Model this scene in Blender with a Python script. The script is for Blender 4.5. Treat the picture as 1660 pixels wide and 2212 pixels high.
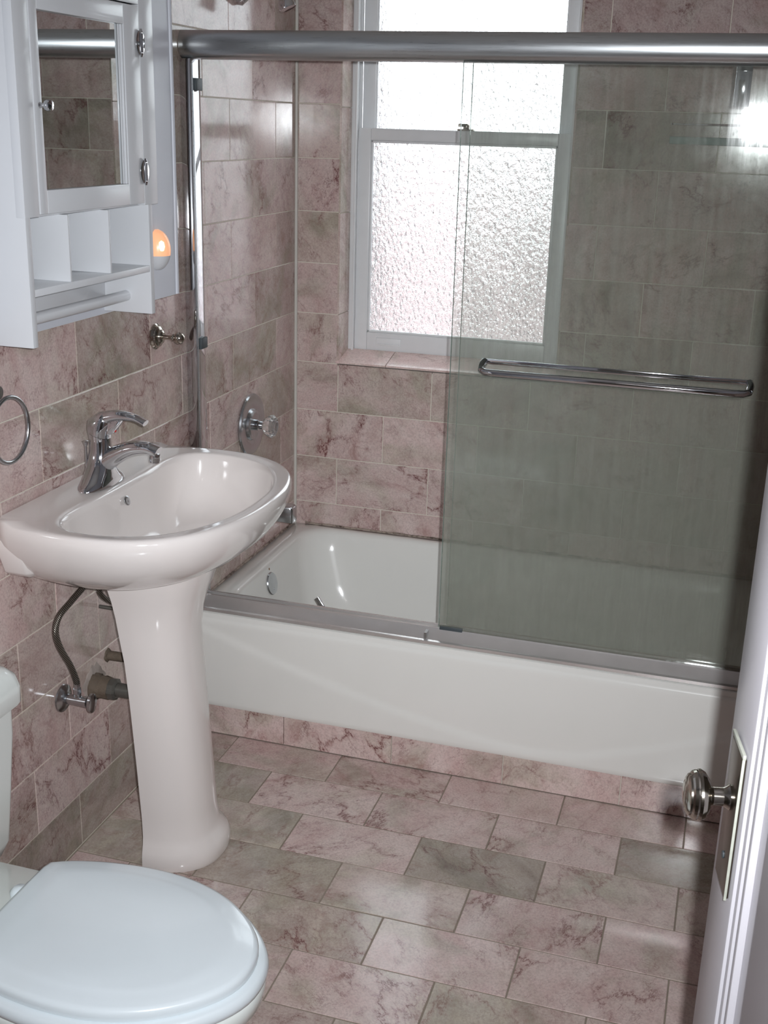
import bpy, bmesh, math, random
from mathutils import Vector, Matrix

random.seed(7)
SC = bpy.context.scene
COL = SC.collection
for _o in list(bpy.data.objects):
    bpy.data.objects.remove(_o)

# ------------------------------------------------------------------ camera
CAM = Vector((1.32885, -3.45756, 1.62405))
FWD = Vector((-0.2685854, 0.91094459, -0.31311634))
RGT = Vector((0.95626267, 0.29125357, 0.02707515))
UPV = RGT.cross(FWD)
cd = bpy.data.cameras.new('camera')
cam = bpy.data.objects.new('camera', cd)
COL.objects.link(cam)
cd.sensor_fit = 'VERTICAL'
cd.sensor_height = 36.0
cd.lens = 36.0 * 2537.2 / 2212.0
cd.clip_start = 0.02
M = Matrix((RGT, UPV, -FWD)).transposed().to_4x4()
M.translation = CAM
cam.matrix_world = M
SC.camera = cam

# ------------------------------------------------------------------ daylight
W = bpy.data.worlds.new('overcast_sky')
SC.world = W
W.use_nodes = True
bg = W.node_tree.nodes['Background']
bg.inputs['Color'].default_value = (0.90, 0.95, 1.0, 1)
bg.inputs['Strength'].default_value = 6.0

def area(name, loc, target, size, power, color):
    l = bpy.data.lights.new(name, 'AREA')
    l.shape = 'DISK'
    l.size = size
    l.energy = power
    l.color = color
    o = bpy.data.objects.new(name, l)
    o.location = loc
    o.rotation_euler = (Vector(target) - Vector(loc)).to_track_quat('-Z', 'Y').to_euler()
    COL.objects.link(o)
    return o
# the camera's own flash, a small lamp beside the lens
flash = area('camera_flash', CAM + RGT * 0.040 + UPV * 0.022, CAM + FWD * 3 + RGT * .04, 0.024, 17, (0.93, 0.96, 1.0))
flash.data.spread = math.radians(95)
# unseen ambient fill light, added in the hall behind the camera
hall = area('hall_fill_light', (1.0, -3.95, 2.38), (1.0, -3.95, 0), 0.30, 1.2, (1.0, 0.93, 0.86))

vs = SC.view_settings
vs.view_transform = 'Standard'
vs.look = 'None'
vs.exposure = 0.0
vs.gamma = 1.0
vs.use_curve_mapping = False
SC.cycles.max_bounces = 12
SC.cycles.caustics_reflective = False
SC.cycles.transparent_max_bounces = 16
SC.cycles.sample_clamp_indirect = 6.0

# ------------------------------------------------------------------ materials
def srgb(r, g, b):
    def c(v):
        v /= 255.0
        return v / 12.92 if v <= .04045 else ((v + .055) / 1.055) ** 2.4
    return (c(r), c(g), c(b), 1)

class NT:
    def __init__(s, name):
        s.m = bpy.data.materials.new(name)
        s.m.use_nodes = True
        s.t = s.m.node_tree
        s.t.nodes.clear()
        s.out = s.n('ShaderNodeOutputMaterial')
    def n(s, t, **k):
        x = s.t.nodes.new(t)
        for a, b in k.items():
            setattr(x, a, b)
        return x
    def l(s, a, b):
        s.t.links.new(a, b)
    def val(s, sock, v):
        if hasattr(v, 'is_linked') or isinstance(v, bpy.types.NodeSocket):
            s.l(v, sock)
        else:
            sock.default_value = v
    def math(s, op, a, b=0.0, clamp=False):
        x = s.n('ShaderNodeMath', operation=op)
        x.use_clamp = clamp
        s.val(x.inputs[0], a)
        s.val(x.inputs[1], b)
        return x.outputs[0]
    def mix(s, f, a, b, mode='MIX'):
        x = s.n('ShaderNodeMix', data_type='RGBA', blend_type=mode)
        s.val(x.inputs[0], f)
        s.val(x.inputs[6], a)
        s.val(x.inputs[7], b)
        return x.outputs[2]
    def noise(s, vec, scale, detail=4, rough=.55, dist=0.0):
        x = s.n('ShaderNodeTexNoise')
        s.l(vec, x.inputs['Vector'])
        x.inputs['Scale'].default_value = scale
        x.inputs['Detail'].default_value = detail
        x.inputs['Roughness'].default_value = rough
        x.inputs['Distortion'].default_value = dist
        return x.outputs[0]
    def ramp(s, f, lo, hi):
        x = s.n('ShaderNodeMapRange')
        x.clamp = True
        s.l(f, x.inputs[0])
        x.inputs[1].default_value = lo
        x.inputs[2].default_value = hi
        return x.outputs[0]
    def bsdf(s, color, rough=.5, metal=0.0, coat=0.0, ior=None, **k):
        x = s.n('ShaderNodeBsdfPrincipled')
        s.val(x.inputs['Base Color'], color)
        s.val(x.inputs['Roughness'], rough)
        x.inputs['Metallic'].default_value = metal
        x.inputs['Coat Weight'].default_value = coat
        x.inputs['Coat Roughness'].default_value = 0.06
        if ior:
            x.inputs['IOR'].default_value = ior
        s.l(x.outputs[0], s.out.inputs[0])
        return x
    def bump(s, x, h, strength, dist):
        b = s.n('ShaderNodeBump')
        b.inputs['Strength'].default_value = strength
        b.inputs['Distance'].default_value = dist
        s.l(h, b.inputs['Height'])
        s.l(b.outputs[0], x.inputs['Normal'])
    def pos(s):
        return s.n('ShaderNodeNewGeometry').outputs['Position']

def simple(name, col, rough, metal=0.0, coat=0.0, nz=0.0, nscale=40, bump=0.0):
    t = NT(name)
    c = col
    p = t.pos()
    if nz:
        f = t.noise(p, nscale, 3)
        dark = tuple(v * (1 - nz) for v in col[:3]) + (1,)
        c = t.mix(f, dark, col)
    x = t.bsdf(c, rough, metal, coat)
    if bump:
        t.bump(x, t.noise(p, nscale * 2, 3), bump, .002)
    return t.m

def marble():
    t = NT('pink_marble')
    tc = t.n('ShaderNodeTexCoord').outputs['Object']
    oi = t.n('ShaderNodeObjectInfo')
    sep = t.n('ShaderNodeSeparateColor')
    t.l(oi.outputs['Color'], sep.inputs[0])
    gree, vein, brig = sep.outputs[0], sep.outputs[1], sep.outputs[2]
    rnd = oi.outputs['Random']
    cb = t.n('ShaderNodeCombineXYZ')
    t.val(cb.inputs[0], t.math('MULTIPLY', rnd, 37.0))
    t.val(cb.inputs[1], t.math('MULTIPLY', rnd, 91.0))
    t.val(cb.inputs[2], t.math('MULTIPLY', rnd, 53.0))
    rot = t.n('ShaderNodeVectorRotate')
    rot.rotation_type = 'Z_AXIS'
    t.l(tc, rot.inputs['Vector'])
    t.val(rot.inputs['Angle'], t.math('MULTIPLY', rnd, 6.0))
    ad = t.n('ShaderNodeVectorMath', operation='ADD')
    t.l(rot.outputs[0], ad.inputs[0])
    t.l(cb.outputs[0], ad.inputs[1])
    v = ad.outputs[0]
    # stretch for the streaky bedding of the stone
    st = t.n('ShaderNodeVectorMath', operation='MULTIPLY')
    t.l(v, st.inputs[0])
    st.inputs[1].default_value = (1.0, 2.1, 1.0)
    vs_ = st.outputs[0]
    pinkA, pinkB = srgb(218, 198, 193), srgb(201, 173, 168)
    grA, grB = srgb(192, 181, 164), srgb(152, 144, 130)
    cloud = t.ramp(t.noise(vs_, 6, 5, .6, .8), .34, .68)
    cloud2 = t.ramp(t.noise(v, 14, 6, .65, .4), .42, .62)
    pink = t.mix(cloud, pinkA, pinkB)
    grey = t.mix(cloud, grA, grB)
    gpatch = t.ramp(t.noise(v, 5, 4, .55, .8), .47, .63)
    gsum = t.math('ADD', gree, t.math('MULTIPLY', t.math('SUBTRACT', gpatch, .30), .75), clamp=True)
    col = t.mix(gsum, pink, grey)
    col = t.mix(t.math('MULTIPLY', cloud2, .30), col, srgb(216, 207, 198))
    grain = t.noise(v, 190, 3, .7)
    col = t.mix(t.math('MULTIPLY', t.ramp(grain, .42, .66), .30), col, srgb(128, 104, 100))
    # dendritic cracks: cell borders of a strongly warped lattice
    wn = t.n('ShaderNodeTexNoise'); t.l(vs_, wn.inputs['Vector'])
    wn.inputs['Scale'].default_value = 13; wn.inputs['Detail'].default_value = 6; wn.inputs['Roughness'].default_value = .68
    wsub = t.n('ShaderNodeVectorMath', operation='SUBTRACT'); t.l(wn.outputs['Color'], wsub.inputs[0]); wsub.inputs[1].default_value = (.5, .5, .5)
    wsc = t.n('ShaderNodeVectorMath', operation='SCALE'); t.l(wsub.outputs[0], wsc.inputs[0]); wsc.inputs['Scale'].default_value = .13
    wv = t.n('ShaderNodeVectorMath', operation='ADD'); t.l(v, wv.inputs[0]); t.l(wsc.outputs[0], wv.inputs[1])
    def cracks(scale, width):
        vo = t.n('ShaderNodeTexVoronoi', feature='DISTANCE_TO_EDGE')
        vo.inputs['Scale'].default_value = scale
        t.l(wv.outputs[0], vo.inputs['Vector'])
        return t.math('SUBTRACT', 1.0, t.ramp(vo.outputs['Distance'], 0.0, width))
    v1 = cracks(8.5, .026)
    v2 = cracks(21.0, .034)
    v3 = cracks(8.5, .13)
    br = t.ramp(t.noise(v, 7, 4, .6), .47, .62)
    br2 = t.ramp(t.noise(v, 19, 4), .44, .60)
    vv = t.math('ADD', t.math('MULTIPLY', v1, br), t.math('MULTIPLY', t.math('MULTIPLY', v2, br2), .55), clamp=True)
    v4 = t.math('MULTIPLY', cracks(42.0, .05), t.ramp(t.noise(v, 15, 4), .48, .62))
    vv = t.math('ADD', vv, t.math('MULTIPLY', v4, .45), clamp=True)
    vv = t.math('MULTIPLY', t.math('MULTIPLY', vv, vein), .95, clamp=True)
    halo = t.math('MULTIPLY', t.math('MULTIPLY', t.math('MULTIPLY', v3, br), vein), .55, clamp=True)
    col = t.mix(halo, col, srgb(150, 110, 104))
    col = t.mix(vv, col, srgb(106, 60, 62))
    sp = t.ramp(t.noise(vs_, 42, 5, .7, .5), .62, .72)
    sp = t.math('MULTIPLY', t.math('MULTIPLY', sp, br), t.math('MULTIPLY', vein, .8), clamp=True)
    col = t.mix(sp, col, srgb(108, 72, 72))
    wb = t.ramp(t.noise(v, 9, 5, .65, .9), .57, .74)
    col = t.mix(t.math('MULTIPLY', t.math('MULTIPLY', wb, vein), .55), col, srgb(150, 108, 100))
    hv = t.n('ShaderNodeHueSaturation')
    t.val(hv.inputs['Value'], brig)
    t.l(col, hv.inputs['Color'])
    ro = t.math('ADD', t.math('MULTIPLY', t.noise(v, 25, 3), .10), .07)
    x = t.bsdf(hv.outputs[0], ro)
    x.inputs['IOR'].default_value = 1.5
    t.bump(x, t.noise(v, 6, 2), .10, .004)
    return t.m

M_ = {}
M_['marble'] = marble()
M_['grout'] = simple('pale_grout', srgb(226, 220, 206), .85, nz=.12, nscale=60, bump=.3)
M_['floor_grout'] = simple('grey_floor_grout', srgb(152, 140, 126), .85, nz=.3, nscale=50, bump=.3)
M_['paint'] = simple('white_wall_paint', srgb(208, 211, 219), .38, nz=.04, nscale=6, bump=.10)
M_['ceiling'] = simple('white_ceiling_paint', srgb(226, 224, 220), .7, nz=.03)
M_['cabinet'] = simple('white_cabinet_lacquer', srgb(214, 216, 219), .30, coat=.2, nz=.03, nscale=12)
M_['cabinet_in'] = M_['cabinet']
M_['sink'] = simple('warm_white_porcelain', srgb(224, 217, 213), .10, coat=.6, nz=.02, nscale=8)
M_['tub'] = simple('white_tub_enamel', srgb(228, 227, 222), .14, coat=.5, nz=.03, nscale=9)
M_['toilet'] = simple('white_vitreous_china', srgb(218, 222, 218), .10, coat=.6, nz=.02, nscale=6)
M_['lid'] = simple('cool_white_plastic', srgb(216, 224, 228), .22, coat=.4, nz=.02, nscale=6)
M_['chrome'] = simple('chrome', (.70, .71, .73, 1), .06, 1.0, nz=.08, nscale=30)
M_['satin'] = simple('aged_chrome', (.60, .62, .64, 1), .22, 1.0, nz=.25, nscale=30)
M_['nickel'] = simple('warm_nickel', (.52, .48, .42, 1), .14, 1.0, nz=.2, nscale=50)
M_['darkplate'] = simple('tarnished_plate', (.17, .14, .11, 1), .25, .9, nz=.5, nscale=60)
M_['rust'] = simple('rusty_pipe_cement', srgb(112, 98, 84), .8, nz=.55, nscale=55, bump=.9)
M_['lead'] = simple('grey_pipe', srgb(120, 118, 112), .45, .6, nz=.35, nscale=60, bump=.3)
M_['rubber'] = simple('dark_rubber', srgb(62, 70, 74), .5, nz=.1)
M_['door'] = simple('white_door_paint', srgb(188, 185, 190), .28, nz=.04, nscale=7, bump=.08)
M_['doorbare'] = simple('chipped_paint_edge', srgb(176, 178, 166), .5, nz=.3, nscale=120)
M_['wood'] = simple('white_window_paint', srgb(226, 227, 228), .35, nz=.10, nscale=18, bump=.15)
M_['caulk'] = simple('white_caulk', srgb(206, 202, 194), .4, nz=.12, nscale=30)
M_['patch'] = simple('grey_plaster_patch', srgb(172, 160, 152), .9, nz=.3, nscale=60, bump=.4)
M_['red'] = simple('red_enamel_dot', srgb(190, 40, 30), .3)
M_['stain'] = simple('rust_stain', srgb(150, 104, 54), .6, nz=.3, nscale=200)
M_['brick'] = simple('pale_pink_brickwork', srgb(150, 130, 129), .9, nz=.2, nscale=14)
M_['stucco'] = simple('pale_stucco', srgb(190, 190, 190), .9, nz=.1, nscale=10)
M_['slate'] = simple('grey_flashing', srgb(96, 78, 78), .8, nz=.2, nscale=10)
M_['hallpaint'] = simple('cream_hall_paint', srgb(196, 188, 178), .7)

def alu():
    t = NT('brushed_aluminium')
    p = t.pos()
    m = t.n('ShaderNodeVectorMath', operation='MULTIPLY')
    t.l(p, m.inputs[0])
    m.inputs[1].default_value = (3, 120, 120)
    f = t.noise(m.outputs[0], 4, 3)
    c = t.mix(f, (.50, .52, .525, 1), (.62, .64, .65, 1))
    r = t.math('ADD', t.math('MULTIPLY', f, .10), .24)
    t.bsdf(c, r, 1.0)
    return t.m
M_['alu'] = alu()
M_['track'] = simple('worn_aluminium_track', (.78, .75, .73, 1), .26, .7, nz=.20, nscale=14)

def mirror():
    t = NT('silver_mirror')
    t.bsdf((.80, .83, .83, 1), .015, 1.0)
    return t.m
M_['mirror'] = mirror()

def braid():
    t = NT('braided_steel')
    w = t.n('ShaderNodeTexWave', wave_type='BANDS', bands_direction='DIAGONAL')
    w.inputs['Scale'].default_value = 110
    t.l(t.pos(), w.inputs['Vector'])
    c = t.mix(w.outputs[1] if len(w.outputs) > 1 else w.outputs[0], (.04, .035, .03, 1), (.32, .29, .25, 1))
    x = t.bsdf(c, .35, .85)
    t.bump(x, w.outputs[1], .6, .001)
    return t.m
M_['braid'] = braid()

def stone_caulk():
    t = NT('mouldy_caulk')
    f = t.ramp(t.noise(t.pos(), 26, 4, .7), .46, .62)
    t.bsdf(t.mix(f, srgb(168, 154, 142), srgb(66, 54, 46)), .5)
    return t.m
M_['mould'] = stone_caulk()

def crystal():
    t = NT('clear_acrylic')
    x = t.bsdf((.92, .93, .92, 1), .04)
    x.inputs['Transmission Weight'].default_value = .92
    x.inputs['IOR'].default_value = 1.49
    return t.m
M_['crystal'] = crystal()

def pane_glass():
    t = NT('rippled_privacy_glass')
    p = t.pos()
    mv = t.n('ShaderNodeVectorMath', operation='MULTIPLY')
    t.l(p, mv.inputs[0])
    mv.inputs[1].default_value = (1.25, 1.0, .75)
    vo = t.n('ShaderNodeTexVoronoi', feature='SMOOTH_F1')
    vo.inputs['Scale'].default_value = 85
    t.l(mv.outputs[0], vo.inputs['Vector'])
    h = t.math('ADD', vo.outputs['Distance'], t.math('MULTIPLY', t.noise(mv.outputs[0], 150, 2), .5))
    b = t.n('ShaderNodeBump')
    b.inputs['Strength'].default_value = 1.0
    b.inputs['Distance'].default_value = .012
    t.l(h, b.inputs['Height'])
    g = t.n('ShaderNodeBsdfRefraction')
    g.inputs['Roughness'].default_value = .05
    g.inputs['IOR'].default_value = 1.45
    g.inputs['Color'].default_value = (.95, .97, .97, 1)
    t.l(b.outputs[0], g.inputs['Normal'])
    tr = t.n('ShaderNodeBsdfTransparent')
    tr.inputs[0].default_value = (.95, .97, .97, 1)
    tl = t.n('ShaderNodeBsdfTranslucent')
    tl.inputs[0].default_value = (.9, .92, .92, 1)
    t.l(b.outputs[0], tl.inputs['Normal'])
    gl = t.n('ShaderNodeBsdfGlossy')
    gl.inputs['Roughness'].default_value = .08
    t.l(b.outputs[0], gl.inputs['Normal'])
    m1 = t.n('ShaderNodeMixShader'); m1.inputs[0].default_value = .22
    t.l(g.outputs[0], m1.inputs[1]); t.l(tr.outputs[0], m1.inputs[2])
    m2 = t.n('ShaderNodeMixShader'); m2.inputs[0].default_value = .10
    t.l(m1.outputs[0], m2.inputs[1]); t.l(tl.outputs[0], m2.inputs[2])
    m3 = t.n('ShaderNodeMixShader'); m3.inputs[0].default_value = .05
    t.l(m2.outputs[0], m3.inputs[1]); t.l(gl.outputs[0], m3.inputs[2])
    t.l(m3.outputs[0], t.out.inputs[0])
    return t.m
M_['pane'] = pane_glass()

def shower_glass(name, film_lo, film_hi):
    """clear greenish glass under a streaky lime-scale film that is thicker low down"""
    t = NT(name)
    p = t.pos()
    sp = t.n('ShaderNodeSeparateXYZ')
    t.l(p, sp.inputs[0])
    z = sp.outputs[2]
    mv = t.n('ShaderNodeVectorMath', operation='MULTIPLY')
    t.l(p, mv.inputs[0])
    mv.inputs[1].default_value = (60, 1, 4.0)
    streak = t.ramp(t.noise(mv.outputs[0], 1.0, 5, .65, .2), .35, .75)
    blot = t.noise(p, 5, 4, .6)
    zlow = t.math('SUBTRACT', 1.0, t.ramp(z, .70, 1.35))
    film = t.math('ADD', t.math('MULTIPLY', zlow, film_hi - film_lo), film_lo)
    film = t.math('ADD', film, t.math('MULTIPLY', t.math('SUBTRACT', streak, .4), .10))
    film = t.math('ADD', film, t.math('MULTIPLY', t.math('SUBTRACT', blot, .5), .22))
    vo = t.n('ShaderNodeTexVoronoi', feature='F1')
    vo.inputs['Scale'].default_value = 90
    vo.inputs['Randomness'].default_value = 1.0
    mv2 = t.n('ShaderNodeVectorMath', operation='MULTIPLY')
    t.l(p, mv2.inputs[0]); mv2.inputs[1].default_value = (1, 1, .55)
    t.l(mv2.outputs[0], vo.inputs['Vector'])
    dots = t.math('SUBTRACT', 1.0, t.ramp(vo.outputs['Distance'], .10, .26))
    dmask = t.math('MULTIPLY', t.ramp(sp.outputs[0], .98, 1.40), t.ramp(z, 1.22, 1.50))
    dmask = t.math('MULTIPLY', dmask, t.ramp(t.noise(p, 11, 3), .42, .60))
    film = t.math('ADD', film, t.math('MULTIPLY', t.math('MULTIPLY', dots, dmask), .38), clamp=True)
    film = t.math('MINIMUM', film, .9)
    tr = t.n('ShaderNodeBsdfTransparent')
    tr.inputs[0].default_value = (.955, .966, .957, 1)
    df = t.n('ShaderNodeBsdfDiffuse')
    df.inputs[0].default_value = srgb(204, 208, 194)
    tl = t.n('ShaderNodeBsdfTranslucent')
    tl.inputs[0].default_value = srgb(206, 210, 200)
    ms = t.n('ShaderNodeMixShader'); ms.inputs[0].default_value = .60
    t.l(df.outputs[0], ms.inputs[1]); t.l(tl.outputs[0], ms.inputs[2])
    mx = t.n('ShaderNodeMixShader')
    t.l(film, mx.inputs[0]); t.l(tr.outputs[0], mx.inputs[1]); t.l(ms.outputs[0], mx.inputs[2])
    gl = t.n('ShaderNodeBsdfGlossy')
    t.val(gl.inputs['Roughness'], t.math('ADD', t.math('MULTIPLY', streak, .05), .035))
    fr = t.n('ShaderNodeFresnel'); fr.inputs[0].default_value = 1.45
    m3 = t.n('ShaderNodeMixShader')
    t.l(fr.outputs[0], m3.inputs[0]); t.l(mx.outputs[0], m3.inputs[1]); t.l(gl.outputs[0], m3.inputs[2])
    t.l(m3.outputs[0], t.out.inputs[0])
    return t.m
M_['glass_out'] = shower_glass('filmed_shower_glass', .10, .29)
M_['glass_in'] = shower_glass('clear_shower_glass', .04, .15)
M_['shelfglass'] = simple('frosted_shelf_glass', srgb(150, 168, 164), .25, coat=.4)
M_['glassedge'] = simple('green_glass_edge', srgb(120, 150, 140), .15, coat=.5)

def nightglow():
    t = NT('lit_amber_shade')
    x = t.bsdf(srgb(240, 190, 150), .3)
    x.inputs['Emission Color'].default_value = (1.0, .42, .20, 1)
    x.inputs['Emission Strength'].default_value = .55
    return t.m
def bulbglow():
    t = NT('lit_bulb')
    x = t.bsdf((1, .9, .7, 1), .3)
    x.inputs['Emission Color'].default_value = (1.0, .75, .45, 1)
    x.inputs['Emission Strength'].default_value = 2.5
    return t.m
M_['amber'] = nightglow()
M_['bulb'] = bulbglow()

# ------------------------------------------------------------------ mesh helpers
def tag(o, label=None, cat=None, group=None, kind=None):
    if label: o['label'] = label
    if cat: o['category'] = cat
    if group: o['group'] = group
    if kind: o['kind'] = kind
    return o

def empty(name, loc=(0, 0, 0), rz=0):
    o = bpy.data.objects.new(name, None)
    COL.objects.link(o)
    o.location = loc
    o.rotation_euler = (0, 0, rz)
    o.empty_display_size = .05
    return o

class MB:
    def __init__(s):
        s.v = []; s.f = []
    def add(s, vs, fs):
        n = len(s.v)
        s.v += [tuple(v) for v in vs]
        s.f += [tuple(i + n for i in f) for f in fs]
        return s
    def box(s, x0, x1, y0, y1, z0, z1):
        v = [(x, y, z) for x in (x0, x1) for y in (y0, y1) for z in (z0, z1)]
        return s.add(v, [(0, 1, 3, 2), (4, 6, 7, 5), (0, 4, 5, 1), (2, 3, 7, 6), (0, 2, 6, 4), (1, 5, 7, 3)])
    def prism(s, pts, axis, a, b):
        """pts: 2-D outline, extruded along axis from a to b"""
        def mk(p, t):
            if axis == 'x': return (t, p[0], p[1])
            if axis == 'y': return (p[0], t, p[1])
            return (p[0], p[1], t)
        n = len(pts)
        v = [mk(p, a) for p in pts] + [mk(p, b) for p in pts]
        f = [(i, (i + 1) % n, n + (i + 1) % n, n + i) for i in range(n)]
        f += [tuple(range(n))[::-1], tuple(range(n, 2 * n))]
        return s.add(v, f)
    def lathe(s, prof, o=(0, 0, 0), ax=(0, 0, 1), n=32, cap=True):
        """prof: (radius, height) along the axis ax from o"""
        ax = Vector(ax).normalized()
        q = ax.to_track_quat('Z', 'Y')
        o = Vector(o)
        vs = []
        for r, h in prof:
            for i in range(n):
                a = 2 * math.pi * i / n
                vs.append(o + q @ Vector((r * math.cos(a), r * math.sin(a), h)))
        fs = []
        for k in range(len(prof) - 1):
            for i in range(n):
                j = (i + 1) % n
                fs.append((k * n + i, k * n + j, (k + 1) * n + j, (k + 1) * n + i))
        if cap:
            fs.append(tuple(range(n))[::-1])
            fs.append(tuple(range((len(prof) - 1) * n, len(prof) * n)))
        return s.add(vs, fs)
    def rings(s, rs, cap0=True, cap1=True, closed=True):
        n = len(rs[0])
        vs = [p for r in rs for p in r]
        fs = []
        for k in range(len(rs) - 1):
            for i in range(n if closed else n - 1):
                j = (i + 1) % n
                fs.append((k * n + i, k * n + j, (k + 1) * n + j, (k + 1) * n + i))
        if cap0: fs.append(tuple(range(n))[::-1])
        if cap1: fs.append(tuple(range((len(rs) - 1) * n, len(rs) * n)))
        return s.add(vs, fs)
    def tube(s, pts, r, n=12, cap=True):
        pts = [Vector(p) for p in pts]
        rr = r if isinstance(r, (list, tuple)) else [r] * len(pts)
        rs = []
        ref = None
        for i, p in enumerate(pts):
            d = (pts[min(i + 1, len(pts) - 1)] - pts[max(i - 1, 0)]).normalized()
            if ref is None:
                ref = Vector((0, 0, 1)) if abs(d.z) < .9 else Vector((1, 0, 0))
            u = (ref - d * ref.dot(d)).normalized()
            w = d.cross(u)
            ref = u
            ra, rb = (rr[i] if isinstance(rr[i], (tuple, list)) else (rr[i], rr[i]))
            rs.append([p + u * ra * math.cos(2 * math.pi * k / n) + w * rb * math.sin(2 * math.pi * k / n) for k in range(n)])
        return s.rings(rs, cap, cap)
    def build(s, name, mat, parent=None, smooth=None, bevel=0, loc=None, seg=2):
        me = bpy.data.meshes.new(name)
        me.from_pydata([tuple(v) for v in s.v], [], s.f)
        bm = bmesh.new(); bm.from_mesh(me)
        bmesh.ops.recalc_face_normals(bm, faces=bm.faces)
        if bevel:
            bmesh.ops.remove_doubles(bm, verts=bm.verts, dist=1e-6)
            es = [e for e in bm.edges if len(e.link_faces) == 2 and e.calc_face_angle(0) > .5]
            bmesh.ops.bevel(bm, geom=es, offset=bevel, segments=seg, profile=.5, affect='EDGES', clamp_overlap=True)
        bm.to_mesh(me); bm.free()
        me.materials.append(M_[mat] if isinstance(mat, str) else mat)
        if smooth is not None:
            me.polygons.foreach_set('use_smooth', [True] * len(me.polygons))
            me.set_sharp_from_angle(angle=math.radians(smooth))
        o = bpy.data.objects.new(name, me)
        COL.objects.link(o)
        if parent: o.parent = parent
        if loc: o.location = loc
        return o

def catmull(pts, sub=6, closed=False):
    P = [Vector(p) for p in pts]
    n = len(P); out = []
    rng = n if closed else n - 1
    for i in range(rng):
        if closed:
            a, b, c, d = P[(i - 1) % n], P[i], P[(i + 1) % n], P[(i + 2) % n]
        else:
            a, b, c, d = P[max(i - 1, 0)], P[i], P[i + 1], P[min(i + 2, n - 1)]
        for k in range(sub):
            t = k / sub
            out.append(.5 * ((2 * b) + (c - a) * t + (2 * a - 5 * b + 4 * c - d) * t * t + (3 * b - a - 3 * c + d) * t ** 3))
    if not closed: out.append(P[-1])
    return out

def smoothstep(a, b, x):
    t = max(0.0, min(1.0, (x - a) / (b - a)))
    return t * t * (3 - 2 * t)

def radial(poly, c, N):
    """distance from c to a closed 2-D polygon along N directions"""
    res = []
    n = len(poly)
    for k in range(N):
        a = 2 * math.pi * (k + .5) / N
        dx, dy = math.cos(a), math.sin(a)
        best = 0
        for i in range(n):
            x1, y1 = poly[i][0] - c[0], poly[i][1] - c[1]
            x2, y2 = poly[(i + 1) % n][0] - c[0], poly[(i + 1) % n][1] - c[1]
            ex, ey = x2 - x1, y2 - y1
            den = dx * ey - dy * ex
            if abs(den) < 1e-12: continue
            t = (x1 * ey - y1 * ex) / den
            u = (x1 * dy - y1 * dx) / den
            if t > 0 and -1e-9 <= u <= 1 + 1e-9: best = max(best, t)
        res.append((best, dx, dy))
    return res

# ------------------------------------------------------------------ room shell
RX = 1.56          # right wall
NY = -3.06         # near wall (with the doorway the camera looks through)
CZ = 2.45
PIT = 0.1545       # course height
H0 = 1.6777        # top of course 0
G = 0.0023         # joint width
TH = .006          # tile thickness

def zk(k): return H0 - k * PIT

def slab(name, x0, x1, y0, y1, z0, z1, mat, parent=None):
    o = MB().box(x0, x1, y0, y1, z0, z1).build(name, mat, parent)
    if parent is None: tag(o, kind='structure')
    return o

GD = .0014   # grout sits this far behind the tile faces
wall_left = slab('wall_left', -.12, -GD, NY, .15, -.05, CZ, 'grout')
floor = slab('floor', -.12, RX + .12, NY, .15, -.10, -GD, 'floor_grout')
# back wall around the window opening
WX0, WX1, WZ0, WZ1 = .141, .834, .900, 2.16
wall_back = MB().box(-.12, WX0, GD, .24, -.05, CZ).box(WX1, RX + .12, GD, .24, -.05, CZ).box(WX0, WX1, GD, .24, -.05, WZ0).box(WX0, WX1, GD, .24, WZ1, CZ).build('wall_back', 'grout')
tag(wall_back, kind='structure')
wall_right = slab('wall_right', RX + GD, RX + .12, NY, .15, -.05, CZ, 'grout')
ceiling = slab('ceiling', -.12, RX + .12, NY - .12, .24, CZ, CZ + .08, 'ceiling')
wall_near = MB().box(-.12, .72, NY - .12, NY, -.05, CZ).box(1.545, RX + .12, NY - .12, NY, -.05, CZ).box(.72, 1.545, NY - .12, NY, 2.08, CZ).build('wall_near', 'paint')
tag(wall_near, kind='structure')
# hall behind the camera
hall_b = MB().box(-.6, 2.4, -4.9, -4.8, -.05, CZ).box(-.7, -.6, -4.9, NY - .12, -.05, CZ).box(2.4, 2.5, -4.9, NY - .12, -.05, CZ).box(-.6, -.12, NY - .12, NY - .02, -.05, CZ).box(RX + .12, 2.4, NY - .12, NY - .02, -.05, CZ).build('wall_hall', 'hallpaint')
tag(hall_b, kind='structure')
tag(MB().box(-.7, 2.5, -4.9, NY, -.10, -.002).build('floor_hall', 'floor_grout'), kind='structure')
tag(MB().box(-.7, 2.5, -4.9, NY - .12, CZ, CZ + .08).build('ceiling_hall', 'ceiling'), kind='structure')

# ------------------------------------------------------------------ tiles
_tile = {}
def tile_mesh(w, h):
    key = (round(w, 4), round(h, 4))
    if key in _tile: return _tile[key]
    c = .0009
    hw, hh = w / 2, h / 2
    v = [(-hw, -hh, -TH), (hw, -hh, -TH), (hw, hh, -TH), (-hw, hh, -TH),
         (-hw, -hh, -c), (hw, -hh, -c), (hw, hh, -c), (-hw, hh, -c),
         (-hw + c, -hh + c, 0), (hw - c, -hh + c, 0), (hw - c, hh - c, 0), (-hw + c, hh - c, 0)]
    f = [(0, 1, 5, 4), (1, 2, 6, 5), (2, 3, 7, 6), (3, 0, 4, 7), (4, 5, 9, 8), (5, 6, 10, 9), (6, 7, 11, 10), (7, 4, 8, 11), (8, 9, 10, 11), (3, 2, 1, 0)]
    me = bpy.data.meshes.new('tile')
    me.from_pydata(v, [], f)
    me.materials.append(M_['marble'])
    _tile[key] = me
    return me

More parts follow.
